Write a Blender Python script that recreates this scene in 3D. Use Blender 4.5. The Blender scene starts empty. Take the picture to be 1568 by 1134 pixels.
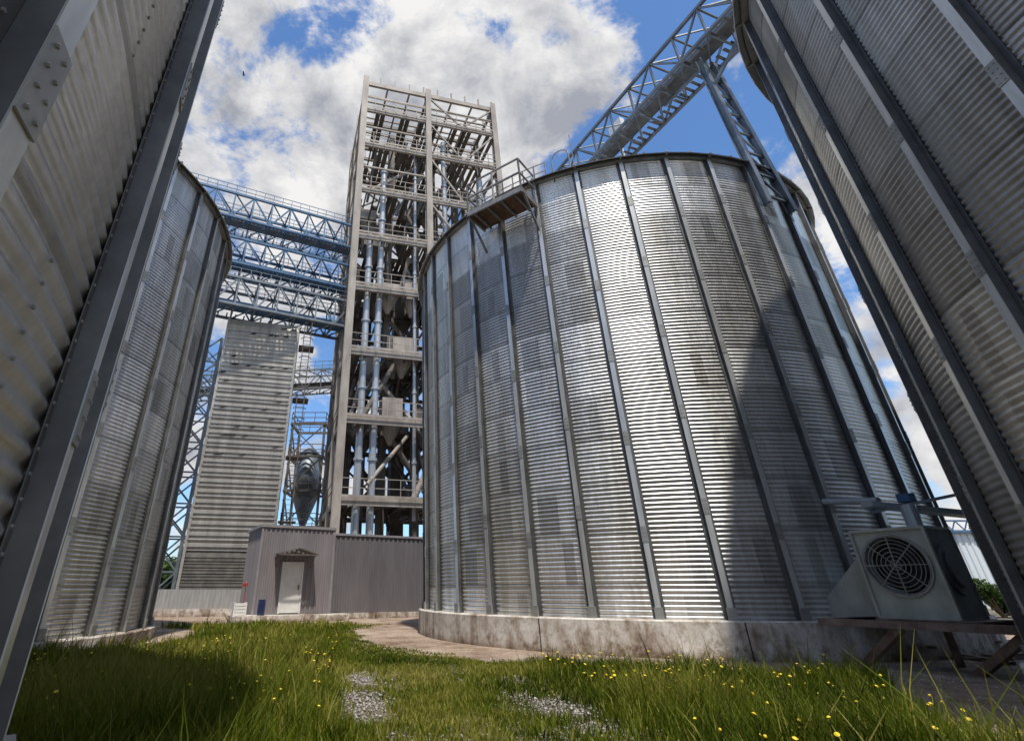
import bpy, math, random
import numpy as np
from mathutils import Vector, Matrix
random.seed(7); rng=np.random.default_rng(7)
sc=bpy.context.scene
rad=math.radians
# ---------------------------------------------------------------- helpers
class MB:
    def __init__(s): s.v=[]; s.f=[]
    def quadbox(s,P):
        b=len(s.v); s.v+= [tuple(p) for p in P]
        for q in ((0,3,2,1),(4,5,6,7),(0,1,5,4),(1,2,6,5),(2,3,7,6),(3,0,4,7)): s.f.append(tuple(b+i for i in q))
    def obox(s,o,a,b,c):
        o,a,b,c=map(Vector,(o,a,b,c))
        s.quadbox([o,o+a,o+a+b,o+b,o+c,o+a+c,o+a+b+c,o+b+c])
    def box(s,x0,y0,z0,x1,y1,z1): s.obox((x0,y0,z0),(x1-x0,0,0),(0,y1-y0,0),(0,0,z1-z0))
    def beam(s,p,q,w,h=None):
        h=h or w
        p,q=Vector(p),Vector(q); d=q-p
        if d.length<1e-6: return
        d.normalize()
        up=Vector((0,0,1)) if abs(d.z)<.95 else Vector((.24,-.97,0))
        a=d.cross(up).normalized(); c=a.cross(d).normalized()
        o=p-a*w/2-c*h/2
        s.obox(o,a*w,q-p,c*h)
    def hcol(s,p,q,w,t=.05,ux=Vector((.97,.244,0))):
        p,q=Vector(p),Vector(q); ux=Vector(ux).normalized(); uy=Vector((-ux.y,ux.x,0)); d=q-p
        for sg in (-1,1):
            s.obox(p+uy*(sg*w/2-t/2)-ux*w/2,ux*w,uy*t,d)
        s.obox(p-ux*t/2-uy*(w/2-t/2),ux*t,uy*(w-t),d)
    def cyl(s,p,q,r,n=12,r2=None,cap=True):
        r2=r if r2 is None else r2
        p,q=Vector(p),Vector(q); d=(q-p).normalized()
        up=Vector((0,0,1)) if abs(d.z)<.95 else Vector((1,0,0))
        a=d.cross(up).normalized(); c=a.cross(d)
        b=len(s.v)
        for i in range(n):
            t=2*math.pi*i/n; e=a*math.cos(t)+c*math.sin(t)
            s.v.append(tuple(p+e*r)); s.v.append(tuple(q+e*r2))
        for i in range(n):
            j=(i+1)%n; s.f.append((b+2*i,b+2*j,b+2*j+1,b+2*i+1))
        if cap:
            s.f.append(tuple(b+2*i for i in range(n))[::-1]); s.f.append(tuple(b+2*i+1 for i in range(n)))
    def obj(s,name,mat,parent=None,smooth=False):
        m=bpy.data.meshes.new(name); m.from_pydata(s.v,[],s.f); m.update()
        o=bpy.data.objects.new(name,m); sc.collection.objects.link(o)
        if mat: m.materials.append(mat)
        if parent: o.parent=parent
        if smooth: m.shade_smooth()
        return o
def empty(name):
    e=bpy.data.objects.new(name,None); sc.collection.objects.link(e); e.empty_display_size=.1; return e
def npmesh(name,V,F,mat,parent=None,smooth=False,k=4):
    m=bpy.data.meshes.new(name); n=len(F)
    m.vertices.add(len(V)); m.vertices.foreach_set('co',np.asarray(V,dtype=np.float32).ravel())
    m.loops.add(n*k); m.loops.foreach_set('vertex_index',np.asarray(F,dtype=np.int32).ravel())
    m.polygons.add(n); m.polygons.foreach_set('loop_start',np.arange(0,n*k,k,dtype=np.int32))
    try: m.polygons.foreach_set('loop_total',np.full(n,k,dtype=np.int32))
    except Exception: pass
    m.update(calc_edges=True); m.validate()
    o=bpy.data.objects.new(name,m); sc.collection.objects.link(o); m.materials.append(mat)
    if parent: o.parent=parent
    if smooth: m.shade_smooth()
    return o
# ---------------------------------------------------------------- materials
class NT:
    def __init__(s,name):
        s.m=bpy.data.materials.new(name); s.m.use_nodes=True; s.t=s.m.node_tree
        s.b=s.t.nodes['Principled BSDF']
    def n(s,typ,**kw):
        x=s.t.nodes.new(typ)
        for k,v in kw.items():
            if k.startswith('_'): setattr(x,k[1:],v)
            else: x.inputs[k].default_value=v
        return x
    def l(s,a,b): s.t.links.new(a,b)
    def ramp(s,src,stops):
        r=s.t.nodes.new('ShaderNodeValToRGB'); e=r.color_ramp.elements
        while len(e)<len(stops): e.new(.5)
        for i,(p,c) in enumerate(stops):
            e[i].position=p; e[i].color=(c if len(c)==4 else (*c,1))
        s.l(src,r.inputs[0]); return r.outputs[0]
    def mix(s,f,a,b,mode='MIX'):
        x=s.t.nodes.new('ShaderNodeMix'); x.data_type='RGBA'; x.blend_type=mode
        for i,val in ((0,f),(6,a),(7,b)):
            if hasattr(val,'is_linked'): s.l(val,x.inputs[i])
            else: x.inputs[i].default_value=val if i==0 else ((*val,1) if len(val)==3 else val)
        return x.outputs[2]
    def noise(s,scale,detail=5,rough=.6,stretch=None,coord='Object'):
        tc=s.t.nodes.new('ShaderNodeTexCoord'); src=tc.outputs[coord]
        if stretch:
            mp=s.n('ShaderNodeMapping'); mp.inputs['Scale'].default_value=stretch; s.l(src,mp.inputs[0]); src=mp.outputs[0]
        x=s.n('ShaderNodeTexNoise',Scale=scale,Detail=detail,Roughness=rough); s.l(src,x.inputs['Vector'])
        return x.outputs['Fac']
    def bump(s,h,strength=.3,dist=.02):
        b=s.n('ShaderNodeBump',Strength=strength,Distance=dist); s.l(h,b.inputs['Height']); s.l(b.outputs[0],s.b.inputs['Normal'])
def simple(name,c1,c2,scale=3,metal=0,rough=.5,bump=0,stretch=None,detail=3):
    k=NT(name); f=k.noise(scale,detail,.65,stretch)
    k.l(k.ramp(f,[(.3,c1),(.7,c2)]),k.b.inputs['Base Color'])
    k.b.inputs['Metallic'].default_value=metal; k.b.inputs['Roughness'].default_value=rough
    if bump: k.bump(f,bump)
    return k.m
def galv(name,base,metal=.68,rough=.35):
    k=NT(name)
    at=k.n('ShaderNodeAttribute',_attribute_name='tint')
    st=k.noise(1.2,4,.7,(1.6,1.6,.18)); fine=k.noise(14,2,.7,(1,1,.35))
    c=k.mix(1.0,(base,base*.99,base*.965),k.ramp(st,[(.3,(.68,.66,.62)),(.62,(1.06,1.06,1.06))]),'MULTIPLY')
    c=k.mix(1.0,c,k.ramp(fine,[(.3,(.88,.88,.88)),(.7,(1.06,1.06,1.06))]),'MULTIPLY')
    c=k.mix(1.0,c,at.outputs['Color'],'MULTIPLY')
    k.l(c,k.b.inputs['Base Color']); k.b.inputs['Metallic'].default_value=metal
    k.l(k.ramp(fine,[(.2,(rough-.08,)*3),(.8,(rough+.12,)*3)]),k.b.inputs['Roughness'])
    return k.m
M_wall=galv('galvanised_sheet',.64)
M_rib=simple('galvanised_rib',(.48,.48,.47),(.68,.68,.66),2.5,.55,.34,stretch=(3,3,.4))
M_rib_dark=simple('galvanised_weathered',(.26,.26,.25),(.42,.42,.40),3,.5,.5)
M_ribweb=simple('rib_web',(.11,.11,.11),(.19,.19,.185),3,.5,.5)
M_roof=simple('roof_sheet',(.40,.41,.42),(.55,.55,.55),2,.7,.45)
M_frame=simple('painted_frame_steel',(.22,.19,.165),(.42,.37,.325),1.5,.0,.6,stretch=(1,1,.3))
M_grey=simple('grey_walkway_steel',(.16,.155,.15),(.32,.31,.30),3,.3,.55)
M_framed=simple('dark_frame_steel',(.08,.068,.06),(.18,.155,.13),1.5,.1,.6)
M_blue=simple('blue_painted_steel',(.03,.095,.20),(.09,.18,.30),2,.1,.5)
M_bluegrey=simple('bluegrey_steel',(.12,.14,.16),(.22,.25,.28),2,.4,.5)
M_pipe=simple('galvanised_pipe',(.36,.39,.42),(.54,.57,.60),1.5,.5,.38,stretch=(1,1,.2))
M_white=simple('white_painted_metal',(.62,.61,.58),(.78,.77,.74),2,0,.45)
M_rust=simple('rusty_plate',(.09,.055,.04),(.22,.13,.085),7,.2,.8)
M_black=simple('dark_opening',(.01,.01,.01),(.03,.03,.03),4,0,.8)
M_bluep=simple('blue_plastic',(.01,.02,.08),(.02,.035,.12),4,0,.4)
M_red=simple('red_paint',(.30,.02,.015),(.42,.05,.03),4,0,.5)
M_wood=simple('weathered_wood',(.10,.07,.045),(.25,.18,.12),6,0,.85,stretch=(1,8,1))
def panelmat():
    k=NT('tower_cladding'); f=k.noise(.9,4,.7,(2,2,.25)); g=k.noise(7,3,.7)
    c=k.mix(1.0,k.ramp(f,[(.3,(.30,.28,.25)),(.7,(.50,.48,.45))]),k.ramp(g,[(.3,(.85,.84,.82)),(.7,(1.05,1.05,1.05))]),'MULTIPLY')
    k.l(c,k.b.inputs['Base Color']); k.b.inputs['Roughness'].default_value=.5; k.b.inputs['Metallic'].default_value=.25
    return k.m
M_panel=panelmat()
M_shed=simple('shed_cladding',(.20,.18,.185),(.27,.245,.25),.8,.1,.5,stretch=(2,2,.4))
M_shedd=simple('shed_cladding_dark',(.13,.12,.125),(.18,.165,.17),.8,.1,.5,stretch=(2,2,.4))
def concretemat():
    k=NT('stained_concrete')
    a=k.noise(1.3,7,.72,(1,1,.35)); b=k.noise(3.5,7,.75); c0=k.noise(.5,5,.7,(1,1,.6)); d=k.noise(26,3,.7)
    c=k.ramp(a,[(.34,(.20,.14,.10)),(.43,(.42,.35,.29)),(.52,(.68,.64,.58)),(.72,(.80,.77,.72))])
    c=k.mix(1.0,c,k.ramp(b,[(.32,(.50,.43,.37)),(.50,(1.0,1.0,1.0))]),'MULTIPLY')
    c=k.mix(1.0,c,k.ramp(c0,[(.36,(.62,.54,.48)),(.54,(1,1,1))]),'MULTIPLY')
    c=k.mix(1.0,c,k.ramp(d,[(.3,(.85,.84,.83)),(.6,(1.03,1.03,1.03))]),'MULTIPLY')
    # splash-back dirt near the ground
    tc=k.t.nodes.new('ShaderNodeTexCoord'); sp=k.n('ShaderNodeSeparateXYZ'); k.l(tc.outputs['Object'],sp.inputs[0])
    ad=k.n('ShaderNodeMath',_operation='ADD'); k.l(sp.outputs[2],ad.inputs[0]); k.l(b,ad.inputs[1])
    c=k.mix(1.0,c,k.ramp(ad.outputs[0],[(.50,(.50,.42,.35)),(.74,(1,1,1))]),'MULTIPLY')
    k.l(c,k.b.inputs['Base Color']); k.b.inputs['Roughness'].default_value=.9; k.bump(b,.6,.03)
    return k.m
M_conc=concretemat()
def apronmat():
    k=NT('dusty_track')
    a=k.noise(1.1,7,.75); b=k.noise(16,6,.85); d=k.noise(.35,4,.6)
    c=k.ramp(a,[(.32,(.20,.14,.10)),(.48,(.40,.31,.24)),(.68,(.55,.46,.385))])
    c=k.mix(1.0,c,k.ramp(b,[(.35,(.45,.41,.37)),(.56,(1.05,1.05,1.05))]),'MULTIPLY')
    c=k.mix(1.0,c,k.ramp(d,[(.35,(.75,.70,.66)),(.6,(1.05,1.05,1.05))]),'MULTIPLY')
    k.l(c,k.b.inputs['Base Color']); k.b.inputs['Roughness'].default_value=.97; k.b.inputs['Specular IOR Level'].default_value=.15; k.bump(b,.9,.03)
    return k.m
M_apron=apronmat()
def groundmat():
    k=NT('soil_and_turf')
    a=k.noise(.55,5,.65); b=k.noise(22,5,.85)
    soil=k.ramp(b,[(.3,(.09,.065,.045)),(.5,(.20,.155,.12)),(.62,(.40,.36,.32))])
    turf=k.ramp(b,[(.3,(.03,.035,.012)),(.7,(.12,.11,.04))])
    c=k.mix(k.ramp(a,[(.46,(0,0,0)),(.58,(1,1,1))]),soil,turf)
    k.l(c,k.b.inputs['Base Color']); k.b.inputs['Roughness'].default_value=.95; k.bump(b,.8,.05)
    return k.m
M_ground=groundmat()
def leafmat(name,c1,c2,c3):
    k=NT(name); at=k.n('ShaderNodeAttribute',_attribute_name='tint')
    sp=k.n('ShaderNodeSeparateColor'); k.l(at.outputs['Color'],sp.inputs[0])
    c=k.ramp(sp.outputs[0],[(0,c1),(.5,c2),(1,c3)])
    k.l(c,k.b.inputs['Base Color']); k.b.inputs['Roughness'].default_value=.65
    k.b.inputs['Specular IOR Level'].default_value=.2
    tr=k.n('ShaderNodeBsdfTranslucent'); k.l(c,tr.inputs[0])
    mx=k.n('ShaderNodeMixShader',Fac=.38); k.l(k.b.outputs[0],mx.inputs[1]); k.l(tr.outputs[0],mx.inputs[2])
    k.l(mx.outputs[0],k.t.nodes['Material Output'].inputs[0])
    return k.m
M_grass=leafmat('grass_blades',(.020,.040,.003),(.125,.165,.006),(.38,.33,.08))
M_leaf=leafmat('leaves',(.015,.035,.006),(.05,.09,.015),(.11,.16,.03))
M_flower=simple('dandelion_yellow',(.75,.50,.01),(.85,.65,.03),5,0,.6)
M_stone=simple('gravel_stone',(.20,.18,.16),(.52,.48,.44),9,0,.9)
# ---------------------------------------------------------------- silos
R=7.85; RF=8.12; H=13.40
MAIN=(8.125,20.03); RIGHT=(14.47,3.235); LEFT=(-15.37,14.89); NEAR=(-8.8,-1.0)
def silo(C,phase,hf,seed,near=False,toprings=2,tone=1.0):
    rg=np.random.default_rng(seed)
    e=empty('grain_silo'); cx,cy=C
    pitch=.1; per=6; nz=int(round((H-hf)/pitch))*per; na=180
    zz=hf+np.arange(nz+1)*(pitch/per)
    amp=.011
    w=np.sin(np.arange(nz+1)*2*np.pi/per)
    rr=R+amp*w
    ang=np.arange(na)*2*np.pi/na+rad(phase)
    X=cx+rr[:,None]*np.sin(ang)[None,:]; Y=cy+rr[:,None]*np.cos(ang)[None,:]; Z=np.repeat(zz[:,None],na,1)
    V=np.stack([X,Y,Z],-1).reshape(-1,3)
    i=np.arange(nz)[:,None]; j=np.arange(na)[None,:]; j2=(j+1)%na
    F=np.stack([i*na+j+0*i,i*na+j2,(i+1)*na+j2,(i+1)*na+j+0*i],-1).reshape(-1,4)
    o=npmesh('wall',V,F,M_wall,e,True)
    ri=((H-(zz[:-1]+zz[1:])/2)/1.1).astype(int); nr=ri.max()+1
    sheet=rg.normal(1,.12,(nr,18)); ringt=rg.normal(1,.05,nr)
    ringt[:toprings]*=1.28
    if toprings: ringt[2:5]*=.78
    jj=np.arange(na)
    T=np.zeros((nz,na))
    frac=((H-(zz[:-1]+zz[1:])/2)/1.1)%1
    patch=rg.random((nr,36)); pw=rg.integers(1,3,(nr,36)); po=rg.integers(1,3,(nr,36)); pd=rg.uniform(.60,.85,(nr,36))
    for a in range(nz):
        r=ri[a]; off=5 if r%2 else 0
        idx=((jj+off)//10)%18
        t=sheet[r,idx]*ringt[r]
        seg=jj//5; loc=jj%5
        m=(patch[r,seg]<.34)&(loc>=po[r,seg])&(loc<po[r,seg]+pw[r,seg])&(frac[a]>.12)&(frac[a]<.95)
        t=np.where(m,t*pd[r,seg],t)
        lap=((jj+off)%10==0)
        t=np.where(lap,t*.86,t)
        if frac[a]>.93: t=t*.70
        T[a]=t
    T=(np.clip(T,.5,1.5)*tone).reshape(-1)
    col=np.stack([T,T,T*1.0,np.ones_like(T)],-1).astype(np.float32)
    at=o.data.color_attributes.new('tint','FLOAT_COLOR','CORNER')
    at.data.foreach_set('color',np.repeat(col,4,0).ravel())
    rb=MB(); rd=MB(); bolts=MB(); wb=MB()
    for k in range(36):
        a=rad(phase+10*k); n=Vector((math.sin(a),math.cos(a),0)); t=Vector((math.cos(a),-math.sin(a),0)); c=Vector((cx,cy,0))
        r0=R+.013
        for sg in (-1,1):
            wb.obox(c+n*r0+t*(sg*.095-.035)+Vector((0,0,hf)),t*.07,n*.006,Vector((0,0,H-hf)))
            wb.obox(c+n*(r0+.0065)+t*(sg*.055-.004)+Vector((0,0,hf)),t*.008,n*.095,Vector((0,0,H-hf)))
        rb.obox(c+n*(r0+.102)-t*.059+Vector((0,0,hf)),t*.118,n*.007,Vector((0,0,H-hf)))
        z=hf+1.5+ (k%2)*.55
        while z<H-.4:
            rd.obox(c+n*(r0+.1105)-t*.066+Vector((0,0,z)),t*.132,n*.008,Vector((0,0,.34)))
            for q in range(4):
                zz_=z+.04+q*.085
                for so_ in (-.03,.03): bolts.cyl(c+n*(r0+.118)+Vector((0,0,zz_))+t*so_,c+n*(r0+.128)+Vector((0,0,zz_))+t*so_,.009,6)
            z+=2.2
        rd.obox(c+n*(r0+.1105)-t*.09+Vector((0,0,hf+.003)),t*.18,n*.05,Vector((0,0,.22)))
        rd.obox(c+n*(r0+.0)-t*.03+Vector((0,0,H-.02)),t*.06,n*.28,Vector((0,0,.10)))
        if near:
            for q in range(int((H-hf)/.1)):
                z=hf+.05+q*.1
                for sg in (-1,1): bolts.cyl(c+n*(r0+.006)+t*(sg*.11)+Vector((0,0,z)),c+n*(r0+.014)+t*(sg*.11)+Vector((0,0,z)),.008,6)
            for q in range(int((H-hf)/.1)):
                z=hf+.03+q*.1
                a2=rad(phase+10*k+ (5)); n2=Vector((math.sin(a2),math.cos(a2),0)); 
                r=int((H-z)/1.1)
                if (r+k)%2: continue
                bolts.cyl(c+n2*(R+.008)+Vector((0,0,z)),c+n2*(R+.019)+Vector((0,0,z)),.009,6)
    rb.obj('stiffener_ribs',M_rib,e); rd.obj('rib_splices',M_rib_dark,e); wb.obj('rib_webs',M_ribweb,e)
    bolts.obj('bolts',M_rib_dark,e)
    ev=MB(); rf=MB()
    def ringprof(mb,prof,nseg,closed=True):
        b=len(mb.v); m=len(prof)
        for s_ in range(nseg):
            a=2*math.pi*s_/nseg+rad(phase)
            for (r,z) in prof: mb.v.append((cx+r*math.sin(a),cy+r*math.cos(a),z))
        for s_ in range(nseg):
            s2=(s_+1)%nseg
            for q in range(m if closed else m-1):
                q2=(q+1)%m
                mb.f.append((b+s_*m+q,b+s2*m+q,b+s2*m+q2,b+s_*m+q2))
    ringprof(ev,[(R+.02,H-.06),(R+.15,H-.06),(R+.15,H+.03),(R+.02,H+.03)],72)
    ev.obj('eave_ring',M_rib_dark,e)
    tz=H+.06; pk=tz+(R-.5)*math.tan(rad(27))
    ringprof(rf,[(R+.30,tz-.10),(R+.32,tz-.08),(.5,pk),(.5,pk+.4),(.02,pk+.55)],72,False)
    for k in range(72):
        a=rad(phase+5*k); n=Vector((math.sin(a),math.cos(a),0))
        rf.beam(Vector((cx,cy,tz-.04))+n*(R+.3),Vector((cx,cy,pk+.04))+n*.5,.05,.06)
    rf.obj('conical_roof',M_roof,e)
    fd=MB()
    ringprof(fd,[(R-.6,0.0),(R-.6,hf-.002),(RF-.03,hf-.002),(RF,hf-.03),(RF+.0,.0)],144,False)
    fd.obj('concrete_foundation',M_conc,e)
    return e
s_main=silo(MAIN,22.1+180,.70,1,tone=1.08)
s_right=silo(RIGHT,77.4+180-3,.32,2,toprings=0,tone=.62)  # low tone darkens the sheet colour, standing in for this silo's shaded side
s_left=silo(LEFT,-46+180+4,.32,3,toprings=0)
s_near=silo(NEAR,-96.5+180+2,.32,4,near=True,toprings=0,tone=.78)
jn=MB()
for d in range(0,360,30):
    a=rad(d+11); n=Vector((math.sin(a),math.cos(a),0)); t=Vector((n.y,-n.x,0))
    jn.obox(Vector((*MAIN,.01))+n*(RF-.01)-t*.012,t*.024,n*.014,Vector((0,0,.66)))
jn.obj('foundation_joints',M_black,s_main)
pl=MB(); pf=MB()
def spt(phi,r,z):
    a=rad(22.1+180+phi); return Vector((MAIN[0]+r*math.sin(a),MAIN[1]+r*math.cos(a),z))
phi0=17.0
n=(spt(phi0,1,0)-spt(phi0,0,0)); t=Vector((n.y,-n.x,0))
o=spt(phi0,R+.12,12.35)
pf.obox(o-t*1.0,t*2.0,n*1.05,Vector((0,0,.05)))
pl.beam(o-t*1.0+n*1.05,o+t*1.0+n*1.05,.07,.18)
for sg in (-1,1):
    pl.beam(o+t*sg,o+t*sg+n*1.05,.07,.18)
    pl.beam(o+t*sg+n*.95,o+t*sg*.98+Vector((0,0,-1.0)),.06)
for k in range(4): pl.beam(o+t*(-.75+.5*k)+Vector((0,0,-.06)),o+t*(-.75+.5*k)+n*1.05+Vector((0,0,-.06)),.06,.09)
def rail(mb,P,h=1.1,s=.04):
    for a,b in zip(P[:-1],P[1:]):
        for hh in (h,h*.55): mb.beam(a+Vector((0,0,hh)),b+Vector((0,0,hh)),s)
        n_=max(1,int((b-a).length/1.0))
        for i in range(n_+1): mb.beam(a.lerp(b,i/n_),a.lerp(b,i/n_)+Vector((0,0,h)),s)
rail(pl,[o-t,o-t+n*1.03,o+t+n*1.03,o+t],1.3,.05)
P=[spt(p,R-.1,H+.1) for p in range(7,32,3)]
rail(pl,P[::-1],.8,.03)
for ph,rr_ in ((22,.38),(3,.30)):
    for k in range(9):
        a0=math.pi*k/8; a1=math.pi*(k+1)/8
        b0=spt(ph,R+.1,H+.2)
        pl.beam(b0+t*rr_*math.cos(a0)+Vector((0,0,.5+rr_*math.sin(a0))),b0+t*rr_*math.cos(a1)+Vector((0,0,.5+rr_*math.sin(a1))),.035)
    for sg in (-1,1): pl.beam(spt(ph,R+.1,H-.2)+t*rr_*sg,spt(ph,R+.1,H+.7)+t*rr_*sg,.035)
pl.cyl(spt(0,R-.5,H),spt(0,R-.5,H+2.2),.015,6)
pl.obj('service_platform_frame',M_grey,s_main); pf.obj('service_platform_floor',M_rust,s_main)
# ---------------------------------------------------------------- gallery truss
def gallery(mb,fl,p,q,w,h,n,ch=.12,dg=.07,rails=True,trough=.45):
    p,q=Vector(p),Vector(q); d=(q-p).normalized(); a=Vector((d.y,-d.x,0)).normalized(); up=Vector((0,0,1))
    for sa in (-.5,.5):
        for hh in (0,h): mb.beam(p+a*w*sa+up*hh,q+a*w*sa+up*hh,ch)
        for i in range(n+1):
            b=p.lerp(q,i/n)+a*w*sa
            mb.beam(b,b+up*h,dg)
            if i<n:
                c=p.lerp(q,(i+1)/n)+a*w*sa
                if i%2: mb.beam(b,c+up*h,dg)
                else: mb.beam(b+up*h,c,dg)
    for i in range(n+1):
        b=p.lerp(q,i/n)
        for hh in (0,h): mb.beam(b-a*w/2+up*hh,b+a*w/2+up*hh,dg)
        if i<n:
            c=p.lerp(q,(i+1)/n); mb.beam(b-a*w/2,c+a*w/2,dg*.8)
            mb.beam(b+a*w/2+up*h,c-a*w/2+up*h,dg*.8)
    if fl is not None:
        fl.obox(p-a*w*.18+up*.25,a*w*.36,q-p,up*trough)
        L=(q-p).length; m=int(L/.30)
        for i in range(m): 
            b=p.lerp(q,(i+.5)/m)+up*.07; fl.beam(b-a*w*.48,b-a*w*.2,.12,.02)
            if i%2: fl.beam(b+a*w*.48,b+a*w*.2,.1,.02)
    if rails:
        for sa in (-.5,.5):
            for hh in (h+.4,h+.8): mb.beam(p+a*w*sa+up*hh,q+a*w*sa+up*hh,.04)
            for i in range(2*n+1):
                b=p.lerp(q,i/(2*n))+a*w*sa+up*h; mb.beam(b,b+up*.8,.04)
cg=empty('conveyor_gallery'); mb=MB(); fl=MB()
d=Vector((RIGHT[0]-MAIN[0],RIGHT[1]-MAIN[1],0))
p0=Vector((*MAIN,19.0))-d*.35; p1=Vector((*MAIN,19.0))+d*1.45
gallery(mb,fl,p0,p1,1.6,1.5,26,.12,.07,rails=False,trough=.25)
mb.obj('truss',M_bluegrey,cg); fl.obj('conveyor_trough',M_ribweb,cg)
lg=MB(); u=d.normalized(); a=Vector((u.y,-u.x,0))
b=Vector((11.0,12.75,0))
for k,off in enumerate((-.55,.55)):
    lg.hcol(b+a*off+u*.35+Vector((0,0,11.6)),b+a*off*.6-u*.1+Vector((0,0,19.0)),.2,.03,a)
for k in range(7):
    z0=12.0+k; f=lambda z,s:b+a*(s*(.55-.22*(z-11.6)/7.4))+u*(.35-.45*(z-11.6)/7.4)+Vector((0,0,z))
    lg.beam(f(z0,-1),f(z0,1),.07); lg.beam(f(z0,-1),f(z0+1,1),.06)
lg.beam(b+a*.3+Vector((0,0,18.6)),b-u*2.2+Vector((0,0,19.0)),.1); lg.beam(b+a*.3+Vector((0,0,17.4)),b+u*1.8+Vector((0,0,19.0)),.1)
lg.obj('support_leg',M_bluegrey,cg)
sg_=MB(); q=Vector((*MAIN,20.6))+d*.12-a*.8; sg_.obox(q,u*.8,a*.25,Vector((0,0,.8))); sg_.beam(q+u*.4+a*.1,q+u*.4+a*.1-Vector((0,0,1.6)),.06); sg_.obj('control_box',M_white,cg)
# ---------------------------------------------------------------- steel elevator tower
tw=empty('elevator_tower')
O=Vector((-4.85,32.0,0)); U=Vector((.9698,.2440,0)); W=Vector((-.2440,.9698,0))
us=[0,5.9,12.4]; vs=[0,4.6,9.4]; zs=[5.9,10.85,15.6,20.7,25.3,29.9,35.0,39.2,42.6]
def tp(u_,v_,z_): return O+U*u_+W*v_+Vector((0,0,z_))
fr=MB(); dk=MB(); pp=MB(); wr=MB()
for u_ in us:
    for v_ in vs:
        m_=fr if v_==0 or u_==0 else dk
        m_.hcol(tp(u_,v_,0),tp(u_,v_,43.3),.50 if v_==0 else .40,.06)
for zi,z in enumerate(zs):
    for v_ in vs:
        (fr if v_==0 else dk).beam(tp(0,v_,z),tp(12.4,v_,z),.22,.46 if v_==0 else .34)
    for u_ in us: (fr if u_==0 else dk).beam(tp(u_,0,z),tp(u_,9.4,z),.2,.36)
    if zi<8:
        for k in range(1,9):
            dk.beam(tp(12.4*k/9,.1,z-.03),tp(12.4*k/9,9.3,z-.03),.12,.2)
        for k in range(26):
            if random.random()<(.75 if zi<5 else .45):
                y0=random.choice([0.2,0.2,3.]); dk.obox(tp(.2+k*.46,y0,z+.13),U*.40,W*(9.0-y0-random.choice([0,3,4])),Vector((0,0,.03)))
        for hh in (.55,1.1): wr.beam(tp(0,-.25,z+.2+hh),tp(12.4,-.25,z+.2+hh),.045); wr.beam(tp(-.2,0,z+.2+hh),tp(-.2,9.4,z+.2+hh),.045)
        for k in range(14): wr.beam(tp(12.4*k/13,-.25,z),tp(12.4*k/13,-.25,z+1.3),.045)
        wr.obox(tp(0,-.27,z+.2),U*12.4,W*.02,Vector((0,0,.15)))
for i in range(len(zs)-1):
    z0,z1=zs[i]+.2,zs[i+1]-.2
    zm=(z0+z1)/2
    if i%2==0: 
        fr.beam(tp(0,0.1,z0),tp(0,4.5,z1),.13); fr.beam(tp(0,9.3,z0),tp(0,4.7,z1),.13)
    else:
        fr.beam(tp(0,4.5,z0),tp(0,.1,z1),.13); fr.beam(tp(0,4.7,z0),tp(0,9.3,z1),.13)
    fr.beam(tp(6.0,-.02,z1),tp(9.1,0,z0),.14); fr.beam(tp(12.3,-.02,z1),tp(9.3,0,z0),.14)
    dk.beam(tp(6.0,9.38,z0),tp(9.1,9.4,z1),.14); dk.beam(tp(.2,9.38,z0),tp(5.7,9.4,z1),.14); dk.beam(tp(5.7,9.36,z0),tp(.2,9.36,z1),.14)
    dk.beam(tp(12.2,4.6,z0),tp(6.1,4.6,z1),.14)
    if i>=5: fr.beam(tp(.2,0,zm),tp(5.8,0,zm),.14); fr.beam(tp(0,.1,zm),tp(0,9.3,zm),.12)
for i in range(2):
    z0=[0.2,3.2][i]; fr.beam(tp(0,.1,z0),tp(0,4.5,z0+2.8),.12)
for k in range(10):
    for v_ in (0,9.4): fr.beam(tp(12.4*k/9,v_,42.6),tp(12.4*k/9,v_,43.7),.12)
for k in range(1,8):
    for u_ in (0,12.4): fr.beam(tp(u_,9.4*k/8,42.6),tp(u_,9.4*k/8,43.7),.12)
for k in range(1,6):
    fr.beam(tp(12.4*k/6,0,42.5),tp(12.4*k/6,9.4,42.5),.16)
for k in range(1,5): fr.beam(tp(0,9.4*k/5,42.5),tp(12.4,9.4*k/5,42.5),.14)
fr.beam(tp(0,0,41),tp(12.4,0,41),.12); fr.beam(tp(0,0,41),tp(0,9.4,41),.12)
for (u_,v_,r,z0,z1) in [(1.25,.7,.24,3,26),(2.15,.7,.24,3,33),(4.9,.8,.13,5,36),(7.6,1.1,.22,8,38),(10.9,.9,.25,10,34)]:
    pp.cyl(tp(u_,v_,z0),tp(u_,v_,z1),r,14)
    for z in zs:
        if z0<z-2.4<z1: pp.cyl(tp(u_,v_,z-2.4),tp(u_,v_,z-2.25),r*1.35,14)
for (u_,v_,w_,z1) in [(3.0,3.2,.8,40),(6.8,3.0,.9,38.5),(9.6,4.6,.8,40),(2.0,6.6,.9,34),(8.2,7.0,.9,35),(.6,5.4,1.2,26),(4.4,6.0,1.2,26),(5.2,2.6,.8,27)]:
    dk.obox(tp(u_,v_,1),U*w_*.6,W*w_,Vector((0,0,z1-1)))
rnd=random.Random(5)
for i in range(80):
    z1=rnd.choice(zs[1:7]+zs[1:5])-.3; z0=z1-rnd.uniform(2.5,6)
    u0=rnd.uniform(.8,11.6); v0=rnd.uniform(.6,8.5); u1=min(11.8,max(.6,u0+rnd.uniform(-4,4))); v1=min(9,max(.4,v0+rnd.uniform(-3,3)))
    (pp if i%8==0 else (fr if i%8 in (2,4,6) else dk)).cyl(tp(u0,v0,z1),tp(u1,v1,z0),rnd.uniform(.10,.2),10)
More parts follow.
